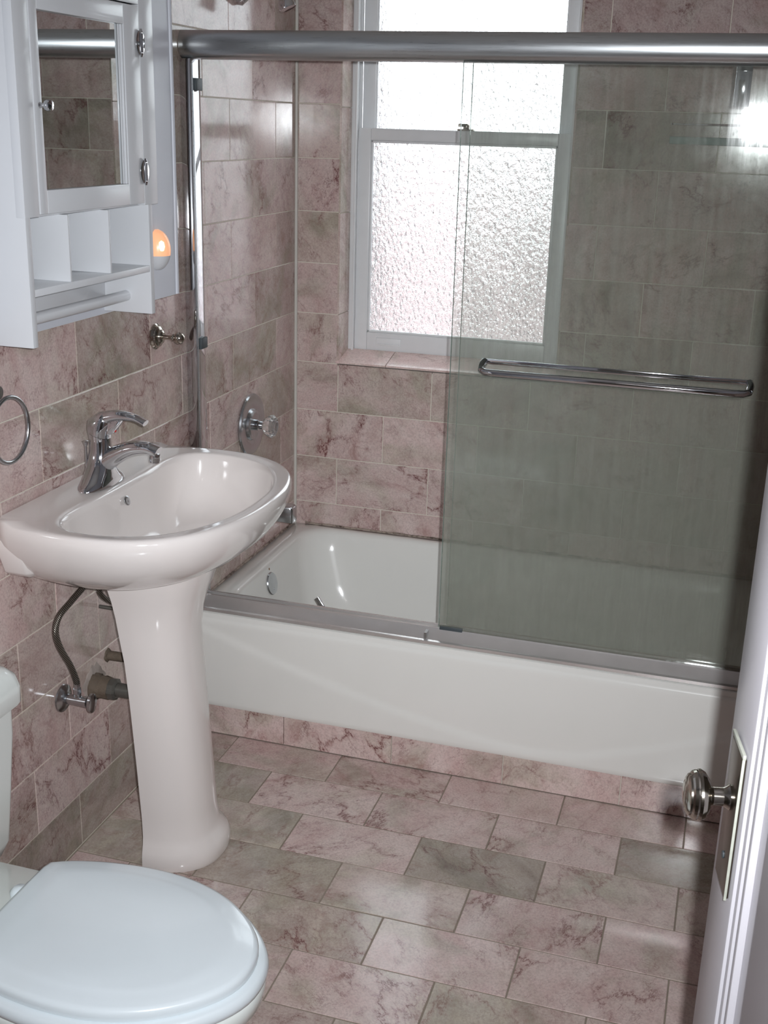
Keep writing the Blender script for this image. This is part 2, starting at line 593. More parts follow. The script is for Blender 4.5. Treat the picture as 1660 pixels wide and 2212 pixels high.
RT = random.Random(21)
def tile(parent, c, w, h, rot, tone=None, gap=G):
    """rot: 3x3 matrix whose columns are the tile's width, height and outward directions"""
    o = bpy.data.objects.new('tile', tile_mesh(w - gap, h - gap))
    m = rot.to_4x4()
    m.translation = Vector(c) + rot.col[2] * RT.uniform(-.0004, .0004)
    o.matrix_world = m
    o.parent = parent
    if tone is None:
        g = RT.choice([0, 0, .05, .1, .15, .3, .55, .7])
        tone = (g, RT.uniform(.45, .95), RT.uniform(.90, 1.04) - .10 * g)
    o.color = (tone[0], tone[1], tone[2], 1)
    COL.objects.link(o)
    return o

R_LEFT = Matrix(((0, 0, 1), (1, 0, 0), (0, 1, 0)))          # columns: y, z, x
R_BACK = Matrix(((1, 0, 0), (0, 0, -1), (0, 1, 0)))         # columns: x, z, -y
R_RIGHT = Matrix(((0, 0, -1), (-1, 0, 0), (0, 1, 0)))
R_FLOOR = Matrix(((1, 0, 0), (0, 1, 0), (0, 0, 1)))

def spans(joints, lo, hi, pitch):
    """fill lo..hi with joints; the known ones kept, the rest continued at the pitch"""
    js = sorted(joints)
    while js[0] - pitch > lo: js.insert(0, js[0] - pitch)
    while js[-1] + pitch < hi: js.append(js[-1] + pitch)
    js = [lo] + [j for j in js if lo + .012 < j < hi - .012] + [hi]
    return list(zip(js[:-1], js[1:]))

# left wall: joints (y) per course, course k lies between zk(k) and zk(k+1)
PL = .3195
A_, B_ = [-.480, -.159], [-.642, -.324]
LJ = {-5: A_, -4: B_, -3: A_, -2: [-.163, -.48], -1: B_, 0: A_, 1: B_, 2: A_,
      3: [-1.285, -.956, -.636, -.316], 4: [-1.438, -1.117, -.795, -.475, -.155],
      5: [-1.27, -.951, -.635, -.315], 6: [-1.421, -1.102, -.782, -.44, -.121], 7: [-1.571, -1.254, -.935, -.61, -.28],
      8: [-1.398, -1.08, -.76, -.44, -.121], 9: [-1.545, -1.231, -.92, -.6, -.29], 10: [-1.376, -1.06, -.75, -.44, -.13]}
LTONE = {(3, -1.12): (.55, 1.1, .84), (3, -1.44): (.05, .9, 1.0), (3, -.8): (.1, .7, .98), (3, -.47): (.1, .9, .96), (3, -.15): (.35, .9, .86),
         (4, -1.28): (.55, .75, .95), (4, -.96): (.45, .75, .94), (4, -1.6): (.1, 1.0, .98), (4, -.63): (.2, .9, .9),
         (5, -.8): (.2, .8, .88), (5, -1.1): (.2, .6, .9),
         (6, -1.26): (.1, 1.0, .98), (6, -1.6): (0, 1.2, .98), (6, -.95): (.3, .7, .9),
         (7, -1.4): (.45, .7, .9), (7, -1.1): (.45, .6, .85), (7, -1.72): (.3, .9, .88),
         (8, -1.56): (.15, .9, .93), (8, -1.25): (0, .7, .98), (9, -1.4): (0, 1.1, .95), (9, -1.1): (.5, .6, .8), (9, -1.7): (0, 1., .86),
         (10, -1.2): (.75, .8, .82), (10, -1.53): (.75, .8, .74),
         (-1, -.5): (.25, .3, 1.04), (-1, -.24): (.1, 1.2, .95), (0, -.64): (.3, .3, 1.0), (0, -.3): (.35, .5, 1.0), (0, -.08): (.6, .6, .92),
         (1, -.5): (.1, .9, 1.0), (1, -.2): (.2, 1.0, .95), (2, -.64): (.1, 1.1, .96), (2, -.3): (.1, .5, 1.0), (2, -.08): (.3, 1.1, .85)}
YP = -.812   # tiles of the shower surround start here above the wainscot
def tone_for(tab, k, a, b):
    for (kk, m), t in tab.items():
        if kk == k and a < m < b: return t
    return None
for k in range(-5, 11):
    zt, zb = zk(k), max(zk(k + 1), 0.001)
    zt = min(zt, CZ)
    lo = NY if k >= 3 else YP
    for a, b in spans(LJ[k], lo, -.001, PL):
        tile(wall_left, (0, (a + b) / 2, (zt + zb) / 2), b - a, zt - zb, R_LEFT, tone_for(LTONE, k, a, b))

# back wall (through the tub alcove, down to just under the tub rim)
P1 = [.436 - .305 * 1, .436, .741, 1.046, 1.351]
JB = {}
for k in range(-5, 10):
    JB[k] = [.145, .451, .757, 1.063, 1.369] if k % 2 else [.298, .604, .910, 1.216]
JB[-2] = [.298, .603, .911, 1.223]; JB[-1] = [.150, .462, .769, 1.075, 1.381]; JB[0] = [.30, .612, .919, 1.226]; JB[1] = [.152, .462, .769, 1.075, 1.381]; JB[2] = [.30, .611, .919, 1.224]
BTONE = {(-2, .95): (.0, 1.2, .74), (-2, .86): (.0, 1.2, .74), (-2, 1.07): (.25, .8, .78), (-2, 1.4): (.1, .9, .74), (-3, .9): (.1, .9, .75), (-3, 1.2): (.1, .9, .75), (-3, 1.5): (.1, .9, .75), (-2, .07): (.05, .8, .82), (-3, .07): (.1, .8, .82),  # top courses: deeper marbling, plus flash falloff above the header toned in
         (-1, .07): (.1, .6, .92), (0, .07): (.55, .9, 1.0), (1, .07): (.05, 1.5, .92), (2, .07): (.65, .7, .96), (3, .07): (.1, .6, .95), (4, .07): (0, 1.1, .95),
         (5, .07): (.05, .7, .95), (5, .3): (.4, .8, .96), (5, .6): (.55, .5, .92), (6, .2): (0, 1.3, .98), (6, .6): (.1, .6, 1.03),
         (7, .07): (.1, .6, .98), (7, .3): (.05, 1.1, .95), (7, .6): (0, 1.3, .92), (8, .2): (0, 1.1, .93), (8, .6): (0, 1.1, .96)}
for k in range(-5, 9):
    zt, zb = min(zk(k), CZ), max(zk(k + 1), .355)
    if zb >= zt: continue
    for a, b in spans(JB[k], .001, RX - .001, .306):
        segs = [(a, b, zb, zt)]
        cut = []
        for (a0, b0, z0, z1) in segs:
            if z1 > .906 + .01 and z0 < WZ1 - .01 and k <= 4:
                if a0 < WX0 - .012: cut.append((a0, min(b0, WX0), z0, z1))
                if b0 > WX1 + .012: cut.append((max(a0, WX1), b0, z0, z1))
                if z1 > WZ1 + .01 and b0 > WX0 and a0 < WX1:
                    cut.append((max(a0, WX0), min(b0, WX1), WZ1, z1))
            else:
                cut.append((a0, b0, z0, z1))
        for (a0, b0, z0, z1) in cut:
            if b0 - a0 < .012: continue
            tile(wall_back, ((a0 + b0) / 2, 0, (z0 + z1) / 2), b0 - a0, z1 - z0, R_BACK, tone_for(BTONE, k, a, b))
# window reveal tiles, left and right, and the sloping sill
R_REVL = Matrix(((0, 0, 1), (1, 0, 0), (0, 1, 0)))
R_REVR = Matrix(((0, 0, -1), (-1, 0, 0), (0, 1, 0)))
zz = [.905, 1.06, 1.365, 1.67, 1.975, WZ1]
for a, b in zip(zz[:-1], zz[1:]):
    tile(wall_back, (WX0 + .004, .048, (a + b) / 2), .098, b - a, R_REVL, (.5, .4, 1.05))
    tile(wall_back, (WX1 - .004, .048, (a + b) / 2), .098, b - a, R_REVR, (.5, .4, 1.05))
sl = math.atan2(.026, .105)
R_SILL = Matrix.Rotation(sl, 3, 'X')
for a, b in ((.137, .302), (.302, .607), (.607, .838)):
    tile(wall_back, ((a + b) / 2, .047, .9275), b - a, .112, R_SILL, (.0, .35, 1.25))  # sill tone raised: bright window light put into the tile colour
# right wall tiles
for k in range(-5, 11):
    zt, zb = min(zk(k), CZ), max(zk(k + 1), 0.001)
    lo = -.812 if k < 3 else NY + .8
    for a, b in spans(B_ if k % 2 else A_, lo, -.001, PL):
        tile(wall_right, (RX, (a + b) / 2, (zt + zb) / 2), b - a, zt - zb, R_RIGHT)
slab('wall_paint', RX - .004, RX + .01, NY, -.812, zk(3), CZ, 'paint')

# floor: rows of brick-bond tiles parallel to the tub
FY = [-.786, -.9265]
while FY[-1] > NY: FY.append(max(FY[-1] - .1590, NY))
FTONE = {(0, .08): (.35, .7, .9), (0, .3): (.1, .9, .98), (0, .6): (.2, .9, .95), (0, .9): (.15, .6, .98), (0, 1.2): (.2, .5, .97), (0, 1.45): (.1, .5, .95),
         (1, .1): (.7, .5, .86), (1, .2): (.9, .4, .84), (1, .45): (0, 1.1, 1.02), (1, .75): (.05, .9, 1.0), (1, 1.05): (.05, .9, 1.0), (1, 1.35): (.95, .9, .82),
         (2, .08): (.6, .6, .92), (2, .3): (.75, .6, .96), (2, .6): (0, .9, 1.02), (2, .9): (1.0, .9, .80), (2, 1.2): (.45, .7, 1.0), (2, 1.45): (.2, .8, .96),
         (3, .2): (.7, .5, .95), (3, .45): (.95, .7, .84), (3, .75): (.55, .5, 1.02), (3, 1.05): (.1, .9, .98), (3, 1.35): (.05, .6, .98),
         (4, .3): (.5, .9, .92), (4, .6): (.85, .9, .96), (4, .9): (.2, .8, 1.04), (4, 1.2): (.25, .8, 1.02), (4, 1.45): (.1, .5, 1.0),
         (5, .45): (.15, .9, .96), (5, .75): (.2, 1.0, 1.0), (5, 1.05): (.55, .6, 1.02), (5, 1.35): (.5, .8, 1.0)}
for i in range(len(FY) - 1):
    y1, y0 = FY[i], FY[i + 1]
    js = [.139, .443, .748, 1.048, 1.352] if i % 2 == 0 else [-.008, .295, .600, .904, 1.207, 1.51]
    for a, b in spans(js, .001, RX - .001, .304):
        tile(floor, ((a + b) / 2, (y0 + y1) / 2, 0), b - a, y1 - y0, R_FLOOR, tone_for(FTONE, i, a, b), gap=.0031)

# tiled kerb under the tub apron
baseboard = slab('baseboard_tub', 0, RX, -.784, -.74, 0, .088, 'grout')
bj = [.0, .274, .581, .882, 1.184, 1.487, RX]
for i, (a, b) in enumerate(zip(bj[:-1], bj[1:])):
    tile(baseboard, ((a + b) / 2, -.790, .045), b - a, .087, R_BACK, [(.1, 1.1, 1.0), (.05, 1.2, 1.0), (.05, 1.2, .98), (.1, .8, 1.03), (.05, .9, 1.02), (.1, .8, .95)][i])

# painted plaster of the left wall above the wainscot, with a rounded edge at the shower tiles
pl = MB().box(-.02, .004, NY, YP - .006, zk(3) + .001, CZ).build('plaster_panel', 'paint', wall_left)
pts = [(.003, YP - .004 + .0022 * math.sin(z * 5.1) - .002, z) for z in [zk(3) + .002 + i * .05 for i in range(25)]]
tag(MB().tube(pts, .0065, 8).build('trim_1', 'paint', smooth=60), kind='structure')
# caulk beads in the shower corner and along the tub
tag(MB().tube([(.004, -.004, .36), (.004, -.004, CZ - .01)], .0055, 8).build('trim_2', 'caulk', smooth=60), kind='structure')
cp = [(x * .04, -.003, .368 + .0012 * math.sin(x * 2.3)) for x in range(1, 39)]
tag(MB().tube(cp, .0032, 6).build('trim_3', 'mould', smooth=60), kind='structure')
cp = [(.003, -y * .04, .368 + .001 * math.sin(y * 2.9)) for y in range(0, 18)]
tag(MB().tube(cp, .0030, 6).build('trim_4', 'mould', smooth=60), kind='structure')

# ------------------------------------------------------------------ window
win = empty('window_1', (0, 0, 0)); tag(win, kind='structure')
YI = .095
def frame_rect(name, x0, x1, z0, z1, w, y0, y1, mat='wood', wb=None, wt=None):
    """four members as parts"""
    wb = wb or w; wt = wt or w
    MB().box(x0, x0 + w, y0, y1, z0, z1).build(name + '_stile', mat, win, 40, .0025)
    MB().box(x1 - w, x1, y0, y1, z0, z1).build(name + '_stile', mat, win, 40, .0025)
    MB().box(x0 + w, x1 - w, y0, y1, z0, z0 + wb).build(name + '_rail', mat, win, 40, .0025)
    MB().box(x0 + w, x1 - w, y0, y1, z1 - wt, z1).build(name + '_rail', mat, win, 40, .0025)
# outer frame with its stop beads
MB().box(.140, .157, YI, .20, .93, WZ1).build('frame', 'wood', win, 40, .002)
MB().box(.820, .834, YI, .20, .93, WZ1).build('frame', 'wood', win, 40, .002)
MB().box(.140, .834, YI, .20, WZ1 - .03, WZ1).build('frame', 'wood', win, 40, .002)
MB().box(.140, .834, .125, .22, .905, .935).build('frame', 'wood', win, 40, .002)
for x in (.157, .812):
    MB().box(x, x + .007, YI - .008, YI + .012, .935, WZ1 - .03).build('stop_bead', 'wood', win, 40, .002)
MB().box(.157, .165, .128, .136, 1.6, WZ1 - .03).build('parting_bead', 'wood', win, 40, .001)
for x0, x1 in ((.09, .157), (.820, .90)):
    MB().box(x0, x1, .242, .36, .90, 2.2).build('outer_reveal', 'slate', win)
# lower sash
frame_rect('lower_sash', .164, .814, .937, 1.613, .040, .104, .134, wb=.058, wt=.035)
for x0, x1, z0, z1 in ((.204, .211, .995, 1.578), (.767, .774, .995, 1.578), (.204, .774, .995, 1.002), (.204, .774, 1.571, 1.578)):
    MB().box(x0, x1, .108, .118, z0, z1).build('glazing_bead', 'wood', win, 40, .002)
MB().box(.206, .772, .120, .1235, .997, 1.576).build('pane', 'pane', win)
# upper sash
frame_rect('upper_sash', .164, .814, 1.580, 2.12, .041, .140, .168, wb=.033, wt=.045)
MB().box(.203, .774, .152, .1555, 1.613, 2.076).build('pane', 'pane', win)
for x0, x1 in ((.203, .209), (.768, .774)):
    MB().box(x0, x1, .144, .152, 1.613, 2.076).build('glazing_bead', 'wood', win, 40, .002)
# recessed lift in the bottom rail and the sash lock on the meeting rail
lf = MB().box(.236, .318, .1015, .106, .955, .980).build('sash_lift', 'wood', win, 40, .002)
MB().box(.240, .314, .099, .103, .9585, .962).build('lift_lip', 'wood', lf, 40, .001)
lk = MB().box(.470, .520, .108, .132, 1.613, 1.618).lathe([(.010, 0), (.010, .012), (.006, .016)], (.495, .12, 1.617), n=16).build('sash_lock', 'nickel', win, 40, .001)
MB().prism([(.472, .108), (.478, .102), (.50, .112), (.497, .122), (.478, .118)], 'z', 1.624, 1.633).build('lock_lever', 'nickel', lk, 40, .001)

# the house across the yard, seen only through the rippled panes
nb = empty('neighbour_house', (0, 4.0, -2)); tag(nb, 'pale brick house wall seen blurred through the rippled window glass', 'house')
MB().box(-6, 6, 0, .3, -.5, 3.31).build('brick_wall', 'brick', nb)
MB().box(-6, 6, -.10, .3, 3.312, 3.365).build('coping', 'slate', nb, bevel=.004)
MB().box(-6, 6, .02, .3, 3.367, 3.415).build('parapet', 'stucco', nb)
MB().box(-6, 6, -.06, .3, 3.416, 3.440).build('gutter', 'slate', nb, bevel=.004)
tag(MB().box(-8, 8, .4, 9, -2.6, -2.5).build('ground_yard', 'slate'), kind='structure')

# ------------------------------------------------------------------ bathtub
def rrect(x0, x1, y0, y1, r, z, n=8):
    out = []
    for cx, cy, a0 in ((x1 - r, y1 - r, 0), (x0 + r, y1 - r, 90), (x0 + r, y0 + r, 180), (x1 - r, y0 + r, 270)):
        for i in range(n + 1):
            a = math.radians(a0 + 90 * i / n)
            out.append((cx + r * math.cos(a), cy + r * math.sin(a), z))
    return out
tub = empty('bathtub', (.78, -.4, 0)); tag(tub, 'white enamelled alcove bathtub with a long plain apron under the sliding doors', 'bathtub')
tl_ = Vector((-.78, .4, 0))
m = MB()
X0, X1 = .003, RX - .003
m.rings([rrect(X0, X1, -.792, -.0035, .006, .350),
         rrect(X0, X1, -.790, -.0035, .006, .3615),
         rrect(X0 + .004, X1 - .004, -.783, -.007, .008, .3655),
         rrect(.050, 1.51, -.712, -.028, .09, .3665),
         rrect(.058, 1.50, -.703, -.036, .10, .3635),
         rrect(.066, 1.49, -.694, -.044, .11, .352),
         rrect(.078, 1.47, -.682, -.056, .12, .30),
         rrect(.100, 1.42, -.664, -.074, .13, .20),
         rrect(.125, 1.36, -.645, -.095, .14, .12),
         rrect(.150, 1.32, -.620, -.120, .15, .085),
         rrect(.200, 1.26, -.575, -.165, .14, .068)], cap0=False)
m.build('tub_shell', 'tub', tub, 50, loc=tl_)
# apron with the long sweeping relief pressed into it
def crease(x):
    P = [(0, .33), (.286, .243), (.444, .200), (.585, .166), (.774, .131), (.880, .118), (.970, .114), (1.08, .126), (1.25, .178), (1.40, .235), (1.56, .30)]
    for (a, b), (c, d) in zip(P[:-1], P[1:]):
        if a <= x <= c:
            return b + (d - b) * (x - a) / (c - a)
    return P[-1][1]
NXa, NZa = 110, 34
vs_, fs_ = [], []
for i in range(NXa + 1):
    x = X0 + (X1 - X0) * i / NXa
    for j in range(NZa + 1):
        t = j / NZa
        z = .0905 + t * (.352 - .0905)
        y = -.7945
        y -= .0045 * (1 - smoothstep(-.010, .012, z - crease(x)))
        y += .0028 * (1 - smoothstep(.0905, .098, z))
        y += .007 * smoothstep(.337, .352, z) ** 2
        vs_.append((x, y, z))
for i in range(NXa):
    for j in range(NZa):
        a = i * (NZa + 1) + j
        fs_.append((a, a + 1, a + NZa + 2, a + NZa + 1))
mb = MB().add(vs_, fs_)
top = [i * (NZa + 1) + NZa for i in range(NXa + 1)]
n0 = len(mb.v)
for i in top:
    x, y, z = mb.v[i]; mb.v.append((x, -.789, .3605))
for i in range(NXa):
    mb.f.append((top[i], n0 + i, n0 + i + 1, top[i + 1]))
n1 = len(mb.v)
bot = [i * (NZa + 1) for i in range(NXa + 1)]
for i in bot:
    x, y, z = mb.v[i]; mb.v.append((x, -.775, .0905))
for i in range(NXa):
    mb.f.append((bot[i], bot[i + 1], n1 + i + 1, n1 + i))
mb.build('apron', 'tub', tub, 50, loc=tl_)
# overflow plate, drain, rust stain
ov = MB().lathe([(.0, 0), (.034, 0), (.035, .005), (.033, .0085), (.010, .010), (.0, .010)], (.074, -.392, .300), (1, 0, .22), 32, False).build('overflow_plate', 'satin', tub, 40, loc=tl_)
MB().lathe([(0, 0), (.0035, 0), (.0035, .003), (0, .003)], (.0845, -.392, .286), (1, 0, .22), 12, False).build('screw', 'satin', ov, 40)
MB().lathe([(0, 0), (.032, 0), (.030, .004), (.012, .005), (0, .004)], (.235, -.38, .068), (0, 0, 1), 28, False).build('drain', 'satin', tub, 40, loc=tl_)
MB().lathe([(0, 0), (.004, .0002), (0, .0008)], (.0755, -.405, .352), (1, 0, .2), 12, False).build('rust_spot', 'stain', tub, 40, loc=tl_)

lv = empty('drain_stopper', (.26, -.46, .07))
tag(lv, 'small rounded stopper handle standing in the tub behind the track', 'stopper')
P = [(.226, -.40, .279), (.236, -.402, .266), (.252, -.405, .24), (.262, -.41, .16), (.26, -.42, .075)]
MB().tube([(a - .26, b + .46, c - .07) for a, b, c in catmull(P, 4)], [(.0085, .004)] * 17, 12).build('handle', 'chrome', lv, 60)
MB().lathe([(0, 0), (.026, 0), (.026, .004), (.008, .012), (0, .013)], (0, .04, 0), (0, 0, 1), 24, False).build('stopper_disc', 'rubber', lv, 40)

# ------------------------------------------------------------------ sliding shower doors
sd = empty('shower_door_frame', (.78, -.74, .365)); tag(sd, 'aluminium frame of the bathtub sliding doors with header, jamb and sill track', 'shower frame')
off = Vector((-.78, .74, -.365))
# header: rounded bar
prof = [(-.700, 1.764), (-.700, 1.822), (-.722, 1.824)]
for i in range(11):
    a = math.radians(80 - 160 * i / 10)
    prof.append((-.752 - .020 * math.cos(a), 1.792 + .031 * math.sin(a)))
prof += [(-.748, 1.7585), (-.744, 1.7585)]
MB().prism(prof, 'x', .001, RX - .001).build('header', 'alu', sd, 30, loc=off)
# jamb channels
for xa, xb in ((.0005, .030), (RX - .0005, RX - .030)):
    j = MB().prism([(xa, -.766), (xb, -.766), (xb, -.716), (xa, -.716)], 'z', .392, 1.760).build('jamb', 'chrome', sd, 40, .0015, loc=off)
    sgn = 1 if xb > xa else -1
    MB().prism([(xb, -.762), (xb + sgn * .0025, -.762), (xb + sgn * .0025, -.757), (xb, -.757)], 'z', .40, 1.75).build('jamb_lip', 'alu', j)
    for z in (1.703, 1.084):
        MB().box(min(xb, xb + sgn * .010), max(xb, xb + sgn * .010), -.760, -.724, z - .014, z + .014).build('bumper', 'rubber', j, 40, .002)
# sill track
tp = [(-.787, .3655), (-.788, .374), (-.784, .3755), (-.779, .3755), (-.752, .3915), (-.748, .397), (-.742, .397), (-.741, .388), (-.722, .386), (-.721, .395), (-.714, .395), (-.713, .3665)]
MB().prism(tp, 'x', .002, RX - .002).build('sill_track', 'track', sd, 25, loc=off)
MB().box(.688, .748, -.750, -.740, .391, .404).build('door_guide', 'rubber', sd, 40, .001, loc=off)
MB().box(.655, .662, -.7800, -.757, .3768, .393).build('track_joint', 'alu', sd, loc=off)

def glass_panel(name, x0, x1, yc, z0, z1, mat, label):
    e = empty(name, ((x0 + x1) / 2, yc, z0)); tag(e, label, 'shower door', 'sliding shower doors')
    o_ = Vector((-(x0 + x1) / 2, -yc, -z0))
    MB().box(x0, x1, yc - .003, yc + .003, z0, z1).build('glass_pane', mat, e, loc=o_)
    MB().box(x0 - .0006, x0, yc - .0032, yc + .0032, z0, z1).build('glass_edge', 'glassedge', e, loc=o_)
    return e, o_
go, oo = glass_panel('glass_door', .686, 1.46, -.7445, .3985, 1.770, 'glass_out', 'outer sliding glass door with streaky film and a chrome towel bar')
gi, oi_ = glass_panel('glass_door', .700, 1.500, -.7175, .3965, 1.765, 'glass_in', 'inner sliding glass door directly behind the one with the towel bar')
for x in (1.284, ):
    MB().box(x - .0165, x + .0165, -.7235, -.7145, 1.680, 1.765).build('hanger_plate', 'chrome', gi, 40, .0015, loc=oi_)
go.rotation_euler = (.004, 0, .006)
# towel bar: flat rail against the glass, round bar in front, bent ends
xa, xb, zb_ = .770, 1.372, 1.083
yF, yB = -.800, -.7505
pts = [(xa, yB, zb_ + .017), (xa - .003, -.765, zb_ + .012), (xa, -.785, zb_ + .001), (xa + .012, yF + .003, zb_), (xa + .03, yF, zb_)]
pts += [(xb - .03, yF, zb_), (xb - .012, yF + .003, zb_), (xb, -.785, zb_ + .001), (xb + .003, -.765, zb_ + .012), (xb, yB, zb_ + .017)]
MB().tube(pts, .0085, 14).build('towel_bar', 'chrome', go, 60, loc=oo)
MB().box(xa - .004, xb + .004, -.7535, -.7475, zb_ + .011, zb_ + .023).build('bar_backplate', 'chrome', go, 40, .002, loc=oo)

# ------------------------------------------------------------------ shower fittings on the left wall
sv = empty('shower_valve', (0, -.362, .780)); tag(sv, 'round chrome shower valve plate with a faceted clear knob, on the shower wall', 'shower valve')
MB().lathe([(0, .0), (.090, .0), (.091, .004), (.088, .009), (.060, .011), (.052, .008), (.047, .007), (.043, .013), (.036, .016), (.030, .014), (.0, .014)], (0, 0, 0), (1, 0, 0), 48, False).build('plate', 'satin', sv, 30)
MB().lathe([(0, .013), (.016, .013), (.016, .028), (.012, .030), (.012, .046), (0, .046)], (0, 0, 0), (1, 0, 0), 24, False).build('stem', 'chrome', sv, 30)
nf = 12; rs = []
for r, h in ((.010, .040), (.018, .044), (.024, .052), (.030, .062), (.031, .070), (.026, .078), (.018, .081), (.006, .080)):
    rs.append([(h, r * (1 + .10 * (k % 2)) * math.cos(2 * math.pi * k / (nf * 2)), r * (1 + .10 * (k % 2)) * math.sin(2 * math.pi * k / (nf * 2))) for k in range(nf * 2)])
MB().rings(rs).build('knob', 'crystal', sv)

sp_ = empty('tub_spout', (0, -.37, .52)); tag(sp_, 'squared chrome tub spout on the shower wall, half hidden by the sink', 'spout')
rs = []
for x, w, zt_, zb2 in ((.0005, .026, .030, -.026), (.02, .026, .030, -.026), (.05, .025, .029, -.022), (.10, .024, .028, -.020), (.135, .022, .027, -.022), (.143, .019, .023, -.024)):
    rs.append([(x, -w, zb2), (x, w, zb2), (x, w, zt_), (x, -w, zt_)])
MB().rings(rs).build('spout_body', 'satin', sp_, 40, .004)
MB().lathe([(.005, 0), (.005, .012), (.008, .014), (.008, .02), (0, .021)], (.11, 0, .028), (0, 0, 1), 14, False).build('diverter', 'chrome', sp_, 40)

sh = empty('shower_sprayer', (0, -.36, 1.98)); tag(sh, 'chrome shower arm and head reaching in above the door header', 'shower head')
MB().lathe([(0, .0), (.030, 0), (.028, .006), (.014, .012), (0, .012)], (0, 0, 0), (1, 0, 0), 28, False).build('flange', 'chrome', sh, 40)
MB().tube(catmull([(.004, 0, 0), (.04, 0, .004), (.075, 0, -.012), (.105, 0, -.045)], 5), .0075, 12).build('arm', 'chrome', sh, 60)
MB().lathe([(0, -.012), (.010, -.010), (.013, 0), (.012, .010), (.018, .022), (.023, .036), (.022, .044), (0, .045)], (.098, 0, -.036), (.42, 0, -.9), 28, False).build('nozzle', 'chrome', sh, 30)
shw = MB().tube([(-.001, -.06, -.062), (.012, -.062, -.066), (.030, -.065, -.055)], [.010, .009, .007], 12).build('diverter_lever', 'chrome', sh, 60)

cs = empty('corner_shelf', (1.33, -.06, 1.605)); tag(cs, 'greenish glass corner shelf on the tiled wall behind the shower doors', 'shelf')
out = [(1.095 - 1.33, .058)]
for i in range(17):
    t = i / 16
    x = 1.095 + .463 * t
    out.append((x - 1.33, .058 - .012 - .20 * math.sin(t * math.pi / 2) ** 1.6))
out.append((RX - .002 - 1.33, .058))
MB().prism(out, 'z', -.010, .010).build('shelf_plate', 'shelfglass', cs, 40, .003)
MB().tube([(1.10 - 1.33, .045, .042)] + [(x, y + .004, .042) for x, y in out[1:-1]], .0028, 8).build('rail', 'chrome', cs, 60)

# ------------------------------------------------------------------ cabinet
cb = empty('medicine_cabinet', (0, -1.365, 1.22)); tag(cb, 'white wall cabinet with a mirrored door, three cubbies and a towel rod', 'cabinet')
co = Vector((0, 1.365, -1.22))
XF, Y0, Y1, T = .1190, -1.622, -1.124, .016
ZT = 1.93
def cab(name, x0, x1, y0, y1, z0, z1, bev=.0012, mat='cabinet', par=None):
    return MB().box(x0, x1, y0, y1, z0, z1).build(name, mat, par or cb, 40, bev, loc=co if par is None else None)
def side(yc):
    # side board, its bottom front corner square, back edge on the wall
    MB().box(.001, XF, yc - T / 2, yc + T / 2, 1.222, ZT).build('side_panel', 'cabinet', cb, 40, .0012, loc=co)
side(Y0 + T / 2); side(-1.168 + T / 2)
cab('back_panel', .001, .008, Y0 + T, -1.168, 1.232, ZT)
cab('shelf', .008, XF - .001, Y0 + T, -1.168, 1.312, 1.3255)
cab('cabinet_floor', .008, XF - .019, Y0 + T, -1.168, 1.449, 1.462)
cab('divider', .008, XF - .003, -1.481, -1.4745, 1.3255, 1.449)
cab('divider', .008, XF - .003, -1.331, -1.3245, 1.3255, 1.449)
# face frame: right stile wider than the side board, left stile, head
cab('face_stile', XF - .018, XF + .0006, -1.1825, -1.125, 1.451, ZT)
cab('face_stile', XF - .018, XF + .0006, Y0 - .0006, -1.5765, 1.451, ZT)
cab('face_rail', XF - .018, XF + .0004, -1.5765, -1.1825, 1.8365, ZT)
cab('cabinet_top', .001, XF + .012, Y0 - .01, -1.118, ZT, ZT + .016, .003)
# side board continues flush at the right stile
cab('filler_strip', .001, XF - .018, -1.151, -1.130, 1.451, ZT)
rod = MB().tube([(.058, Y0 + T, 1.258), (.058, -1.168, 1.258)], .0115, 20).build('towel_rod', 'cabinet', cb, 60, loc=co)
dr = empty('door', (0, 0, 0)); dr.parent = cb; dr.location = co
DX = XF - .0125
def dpart(name, x0, x1, y0, y1, z0, z1, mat='cabinet', bev=.0015, sm=40):
    return MB().box(x0, x1, y0, y1, z0, z1).build(name, mat, dr, sm, bev)
dy0, dy1, dz0, dz1 = -1.574, -1.185, 1.455, 1.834
my0, my1, mz0, mz1 = -1.553, -1.243, 1.492, 1.800
dpart('door_stile', DX - .001, DX + .014, dy0, my0 + .004, dz0, dz1)
dpart('door_stile', DX - .001, DX + .014, my1 - .004, dy1, dz0, dz1)
dpart('door_rail', DX - .001, DX + .014, my0 + .004, my1 - .004, dz0, mz0 + .004)
dpart('door_rail', DX - .001, DX + .014, my0 + .004, my1 - .004, mz1 - .004, dz1)
dpart('mirror', DX + .001, DX + .004, my0 + .003, my1 - .003, mz0 + .003, mz1 - .003, 'mirror', 0)
for q in range(2):
    dpart('mirror_bead', DX + .004, DX + .012 - q * .004, my1 - .0045 - .005 * (q + 1), my1 - .0045 - .005 * q, mz0 + .004, mz1 - .004, 'cabinet', .001)
kb = MB().lathe([(.0, 0), (.006, 0), (.004, .005), (.0035, .010), (.009, .013), (.0105, .018), (.009, .023), (0, .025)], (DX + .013, -1.556, 1.640), (1, 0, 0), 24, False).build('knob', 'chrome', dr, 60)
for z in (1.766, 1.518):
    h = MB().rings([[(DX + .0146 + hx, -1.184 + ry * math.cos(a), z + rz * math.sin(a)) for a in [2 * math.pi * i / 28 for i in range(28)]] for hx, ry, rz in ((0, .0180, .0235), (.0018, .0180, .0235), (.0026, .0155, .0215))]).build('hinge', 'chrome', dr, 40)
    MB().tube([(DX + .0175, -1.184, z - .018), (DX + .0175, -1.184, z + .018)], .0042, 12).build('hinge_pin', 'chrome', h, 50)
    for sg in (-1, 1):
        MB().tube([(DX + .0175, -1.184, z + sg * .019), (DX + .0175, -1.184, z + sg * .0265)], [.0045, .002], 12).build('finial', 'chrome', h, 50)

